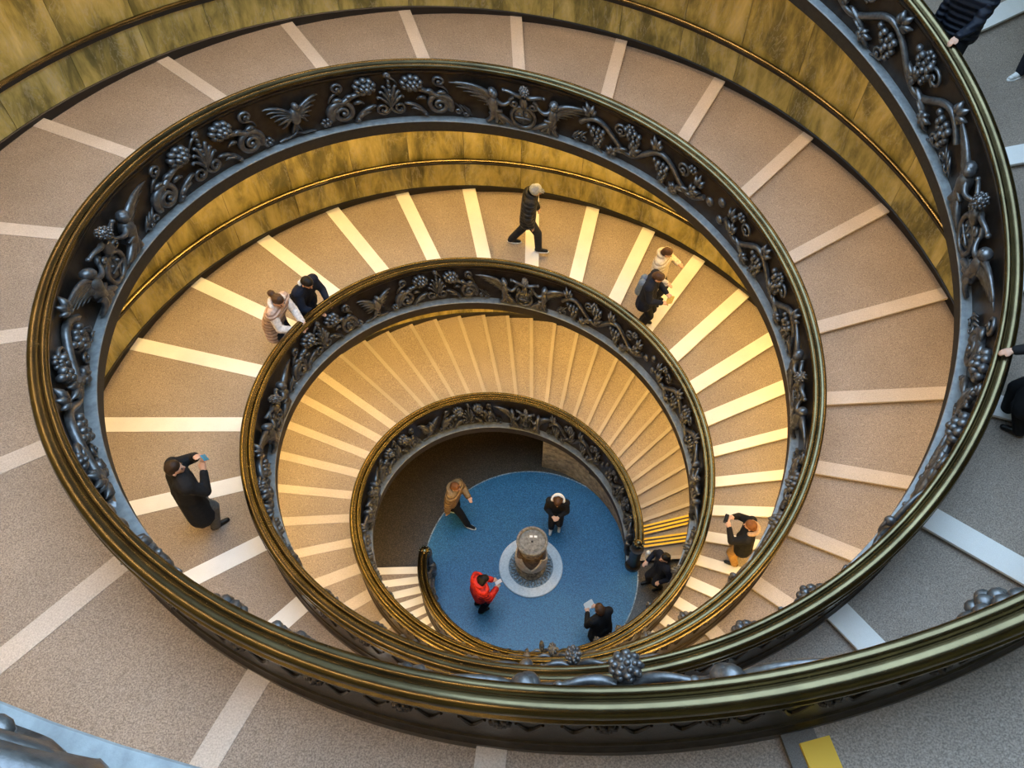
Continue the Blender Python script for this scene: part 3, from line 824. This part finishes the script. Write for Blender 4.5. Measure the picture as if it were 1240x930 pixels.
    if hair_long > 0:
        for s in (-1, 0, 1): Hr += [(hd(s*.06, -.05 - .02*(s == 0), .13), .06*k, hd(s*.085, -.055, .02 - hair_long), .045*k)]
    if bun: Hr += [(hd(0, -.15, .17), .062*k, hd(0, -.17, .165), .06*k)]
    if hair is not None: blob('hair', Hr, hair, root, .012, 2)
    if cap is not None:
        Cp = [(hd(0, -.012, .17), .120*k, hd(0, .005, .195), .102*k)]
        for x in (-.05, 0, .05): Cp.append((hd(x, .08, .185), .016*k, hd(x*.8, .175 - abs(x)*.4, .17), .012*k))
        blob('cap', Cp, cap, root, .011, 2)
    if backpack is not None:
        Bp = [(up(-.08, -.17, 1.08), .085*k, up(-.07, -.16, 1.34), .08*k), (up(.08, -.17, 1.08), .085*k, up(.07, -.16, 1.34), .08*k)]
        for s in (-1, 1): Bp += [(up(s*.11, -.10, 1.40), .02, up(s*.12, .0, 1.49), .02), (up(s*.12, .0, 1.49), .02, up(s*.11, .12, 1.36), .02), (up(s*.11, .12, 1.36), .02, up(s*.12, .115, 1.12), .018)]
        b_ = blob('backpack', Bp, backpack, None, .014, 2); b_.location = root.location; b_.rotation_euler = root.rotation_euler
        tag(b_, 'grey blue backpack worn over a navy jacket', 'backpack')
    root['wr'] = [list(wr[-1]), list(wr[1])]
    return root, wr, el
def world_of(root, v):
    return Matrix.LocRotScale(root.location, root.rotation_euler, None) @ Vector(v)
def held_box(name, label, cat, root, at_, size, m, rot=(0, 0, 0)):
    sx, sy, sz = (q/2 for q in size); mb = MB(); bv = min(sx, sy, sz)*.45
    rows = []
    for z, ins in ((-sz, bv), (-sz+bv, 0), (sz-bv, 0), (sz, bv)):
        rows.append([(x*(sx-ins), y*(sy-ins), z) for x, y in ((-1, -.8), (-.8, -1), (.8, -1), (1, -.8), (1, .8), (.8, 1), (-.8, 1), (-1, .8))])
    mb.grid(rows, closed_v=True, cap=True)
    o = mb.build(name, m, None); o.location = world_of(root, at_)
    o.rotation_euler = (rot[0], rot[1], rot[2] + root.rotation_euler.z)
    return tag(o, label, cat)
def spot(hi, t, off):
    q = P(ROT[hi], t, off, 0)
    ed = (h1, h2)[hi]
    nx = [e for e in ed if e < t]; pv = [e for e in ed if e >= t]
    w = (.19, .25)[hi]
    ta, tb = pv[-1], nx[0]; rise = min(.095, (Z(ta)-Z(tb))*.93)
    ea = ta - w/2/(R(ta)+1.2); eb = tb - w/2/(R(tb)+1.2)
    if t > ea: z = floor_z(ea) + rise/2
    else:
        s = (t-ea)/(eb-ea); z = floor_z(ea) - rise/2 + s*(floor_z(eb) + rise - floor_z(ea))
    return Vector((q[0], q[1], z + .004))
def local_of(p_, heading, w):
    v = Vector(w) - p_; a = -(heading - pi/2)
    return (v.x*math.cos(a) - v.y*math.sin(a), v.x*math.sin(a) + v.y*math.cos(a), v.z)
def to_axis(p_): return math.atan2(-p_.y, -p_.x)
def quilted(name, c, seam, rough=.6):
    m = cloth(name, c, rough); n, l, b = nodes(m)
    v = coords(m, (1, 1, 1)); w = n.new('ShaderNodeTexWave'); w.wave_type = 'BANDS'; w.bands_direction = 'Z'
    w.inputs['Scale'].default_value = 3.6; w.inputs['Distortion'].default_value = .5; l.new(v, w.inputs['Vector'])
    src = b.inputs['Base Color'].links[0].from_socket
    setc(m, mix(m, ramp(m, w.outputs['Fac'], [(.0, (1, 1, 1)), (.30, (0, 0, 0))]), src, seam)); bump(m, w.outputs['Fac'], .6, .03)
    return m
black = cloth('black', (.012, .012, .014)); navy = cloth('navy', (.009, .012, .024)); jeans = cloth('dark jeans', (.02, .022, .03))
grey = cloth('grey', (.12, .115, .11)); cream = quilted('cream', (.74, .66, .54), (.42, .33, .24)); pink = quilted('pink', (.62, .43, .34), (.28, .16, .12)); pale = cloth('pale sleeve', (.78, .68, .62)); navyq = quilted('navy quilt', (.009, .012, .022), (.005, .007, .013)); blackq = quilted('black quilt', (.02, .02, .024), (.004, .004, .005)); tan = cloth('tan', (.42, .24, .08))
brown = quilted('brown', (.30, .19, .085), (.10, .05, .02)); red = quilted('red', (.72, .035, .02), (.30, .01, .008)); white = cloth('white', (.8, .79, .76)); leather = cloth('shoe black', (.012, .011, .011), .35)
hair_b = cloth('hair black', (.012, .009, .008), .5); hair_br = cloth('hair brown', (.075, .035, .018), .5); hair_dk = cloth('hair dark', (.03, .016, .010), .5); hair_rd = cloth('hair auburn', (.20, .075, .025), .5)
fur = cloth('fur', (.50, .33, .20)); capgrey = cloth('cap grey', (.36, .38, .42)); steel = cloth('pack', (.16, .20, .26))
screen = mat('phone_blue', (.02, .30, .55), .25); phone_b = mat('phone_black', (.012, .012, .014), .25); paper = mat('sheet', (.8, .8, .78), .6)

# man photographing across the well
p_ = spot(1, -5.83, .85); r_, wr, el = person('person in a long black coat photographing with a blue phone', p_, to_axis(p_) + .25, .10, -.15, -.45,
    {-1: (-.06, .34, 1.56), 1: (.10, .33, 1.42)}, {-1: (-.10, -.06), 1: (.12, .08)}, 1.78, black, grey, hair_dk, leather, coat=.42, bulk=1.32)
held_box('phone', 'blue phone held up by the person in a long black coat', 'phone', r_, (.02, .43, 1.56), (.09, .014, .21), screen, (.3, .5, .1))
# couple leaning on the parapet
p_ = spot(1, -6.585, .60); person('person in a pale pink quilted coat leaning on the parapet', p_, to_axis(p_), .42, .25, -.3,
    {-1: (-.02, .56, 1.06), 1: (.16, .56, 1.06)}, None, 1.68, pink, jeans, hair_br, leather, coat=.40, puffer=True, hood=pale, bun=True, bulk=1.3, sleeve=pale)
p_ = spot(1, -6.735, .58); person('person in a dark jacket with white collar leaning on the parapet', p_, to_axis(p_) - .1, .40, .5, 0,
    {-1: (-.12, .52, 1.07), 1: (.16, .55, 1.07)}, None, 1.68, navy, jeans, hair_b, leather, mask=white, coat=.15, bulk=1.25)
# man with the cap walking down
p_ = spot(1, -7.775, 1.47); person('person with grey cap striding down in a black jacket', p_, -.05, .07, .25, 0,
    {-1: (-.24, .16, .92), 1: (.25, .10, .90)}, {-1: (-.08, -.34, .03), 1: (.09, .24)}, 1.74, blackq, jeans, hair_b, leather, coat=.16, puffer=True, cap=capgrey, sole=white, bulk=1.4, hood=blackq, hunch=.8)
# two looking at a leaflet
p_ = spot(1, -8.33, 1.40); person('person in a cream quilted jacket beside the wall', p_, -.5, .05, .35, .2,
    {-1: (-.20, .28, 1.15), 1: (.34, .30, 1.10)}, None, 1.64, cream, jeans, hair_br, leather, coat=.36, puffer=True, hood=cream, bulk=1.35)
p_ = spot(1, -8.345, .72); r_, wr, el = person('person in a navy jacket looking down at a leaflet', p_, -.35, .10, .65, 0,
    {-1: (-.10, .36, 1.08), 1: (.14, .34, 1.06)}, None, 1.72, navy, black, hair_br, leather, coat=.10, backpack=steel, bulk=1.25)
held_box('leaflet', 'folded leaflet held by the person in navy jacket', 'leaflet', r_, (.02, .46, 1.07), (.20, .14, .008), cloth('leaflet', (.55, .36, .08)), (.5, 0, 0))
# fur hood, phone raised
p_ = spot(1, -9.61, .80); r_, wr, el = person('person in a fur-hooded black jacket and tan trousers holding a camera', p_, pi - .3, .06, .1, 0,
    {-1: (-.10, .38, 1.42), 1: (.13, .36, 1.40)}, None, 1.66, black, tan, hair_rd, leather, coat=.1, hood=fur, bulk=1.25)
held_box('handheld_camera', 'black camera raised by the person in a fur hood', 'camera', r_, (.02, .47, 1.47), (.15, .07, .10), phone_b)
# ground floor
def gf(x, y): return Vector((x, y, ZF + .003))
p_ = gf(2.72, -.24); r_, wr, el = person('person in dark clothes at the foot of the taped steps', p_, pi + .4, .05, -.15, 0,
    {-1: (-.26, .16, .95), 1: (.20, .26, 1.1)}, {-1: (-.10, -.05), 1: (.11, .12)}, 1.66, navy, jeans, hair_b, leather, hair_long=.18)
mb = MB(); 
for x in (-1, 1): cap_mesh(mb, (x*.05, -.0, -.12), .06, (x*.06, 0, .10), .05)
b_ = mb.build('handbag', white, None); b_.location = p_ + Vector((-.22, .30, .93)); tag(b_, 'white bag carried by the person at the taped steps', 'bag')
p_ = gf(-1.78, 1.10); person('person in a brown quilted jacket walking on the blue floor', p_, -.35, .16, .1, 0,
    {-1: (-.10, .34, 1.12), 1: (.30, .02, .86)}, {-1: (-.09, -.22, .03), 1: (.10, .38)}, 1.72, brown, black, hair_rd, black, puffer=True, sole=white, coat=.05, bulk=1.3, hood=brown)
p_ = gf(.51, 1.02); r_, wr, el = person('person in a black and white top standing behind the fountain', p_, -pi/2 - .1, .08, .55, 0,
    {-1: (-.06, .30, 1.12), 1: (.07, .30, 1.12)}, {-1: (-.09, .0), 1: (.09, .10)}, 1.60, black, jeans, hair_br, white, hood=white, hair_long=.08)
p_ = gf(-1.05, -.98); r_, wr, el = person('person in a bright red jacket beside the fountain', p_, .5, .12, .5, 0,
    {-1: (-.08, .34, 1.10), 1: (.14, .34, 1.10)}, None, 1.66, red, black, hair_b, leather, hood=red, hair_long=.12, puffer=True, coat=.04, bulk=1.3)
held_box('phone', 'white phone held by the person in the red jacket', 'phone', r_, (.04, .44, 1.14), (.08, .15, .010), paper, (.5, 0, 0))
p_ = gf(1.47, -1.56); r_, wr, el = person('person in a black coat reading a white sheet', p_, 2.2, .18, .45, -.2,
    {-1: (-.10, .36, 1.14), 1: (.12, .36, 1.14)}, {-1: (-.10, -.12), 1: (.11, .1)}, 1.76, black, black, hair_br, leather, coat=.32)
held_box('sheet_of_paper', 'white sheet read by the person in a black coat', 'paper', r_, (.01, .46, 1.17), (.21, .16, .006), paper, (.6, 0, 0))
# people on the upper right, cut by the frame
p_ = spot(1, -2.605, .46); h_ = to_axis(p_) + .45
person('person in a dark quilted jacket with one hand on the parapet', p_, h_, .06, .2, .3,
    {-1: local_of(p_, h_, P(pi, -2.655, .10, .10)), 1: (.30, .08, .88)}, {-1: (-.1, -.05), 1: (.1, .12)}, 1.75, navyq, black, hair_b, leather, puffer=True, coat=.1, bulk=1.25, sleeve=navyq)
p_ = spot(1, -3.425, .58); h_ = to_axis(p_) - .2
person('person in a black coat standing by the parapet with an outstretched hand', p_, h_, .10, .1, 0,
    {-1: (-.30, .02, .85), 1: local_of(p_, h_, P(pi, -3.42, .06, .09))}, {-1: (-.1, -.1), 1: (.1, .1)}, 1.70, black, black, hair_b, leather, coat=.38, bulk=1.3)
p_ = spot(1, -2.66, 1.98); person('person with white sneakers beside the dark quilted jacket', p_, pi + .6, .05, .2, 0,
    None, {-1: (-.12, -.10), 1: (.12, .14)}, 1.68, black, jeans, hair_br, white, sole=white)
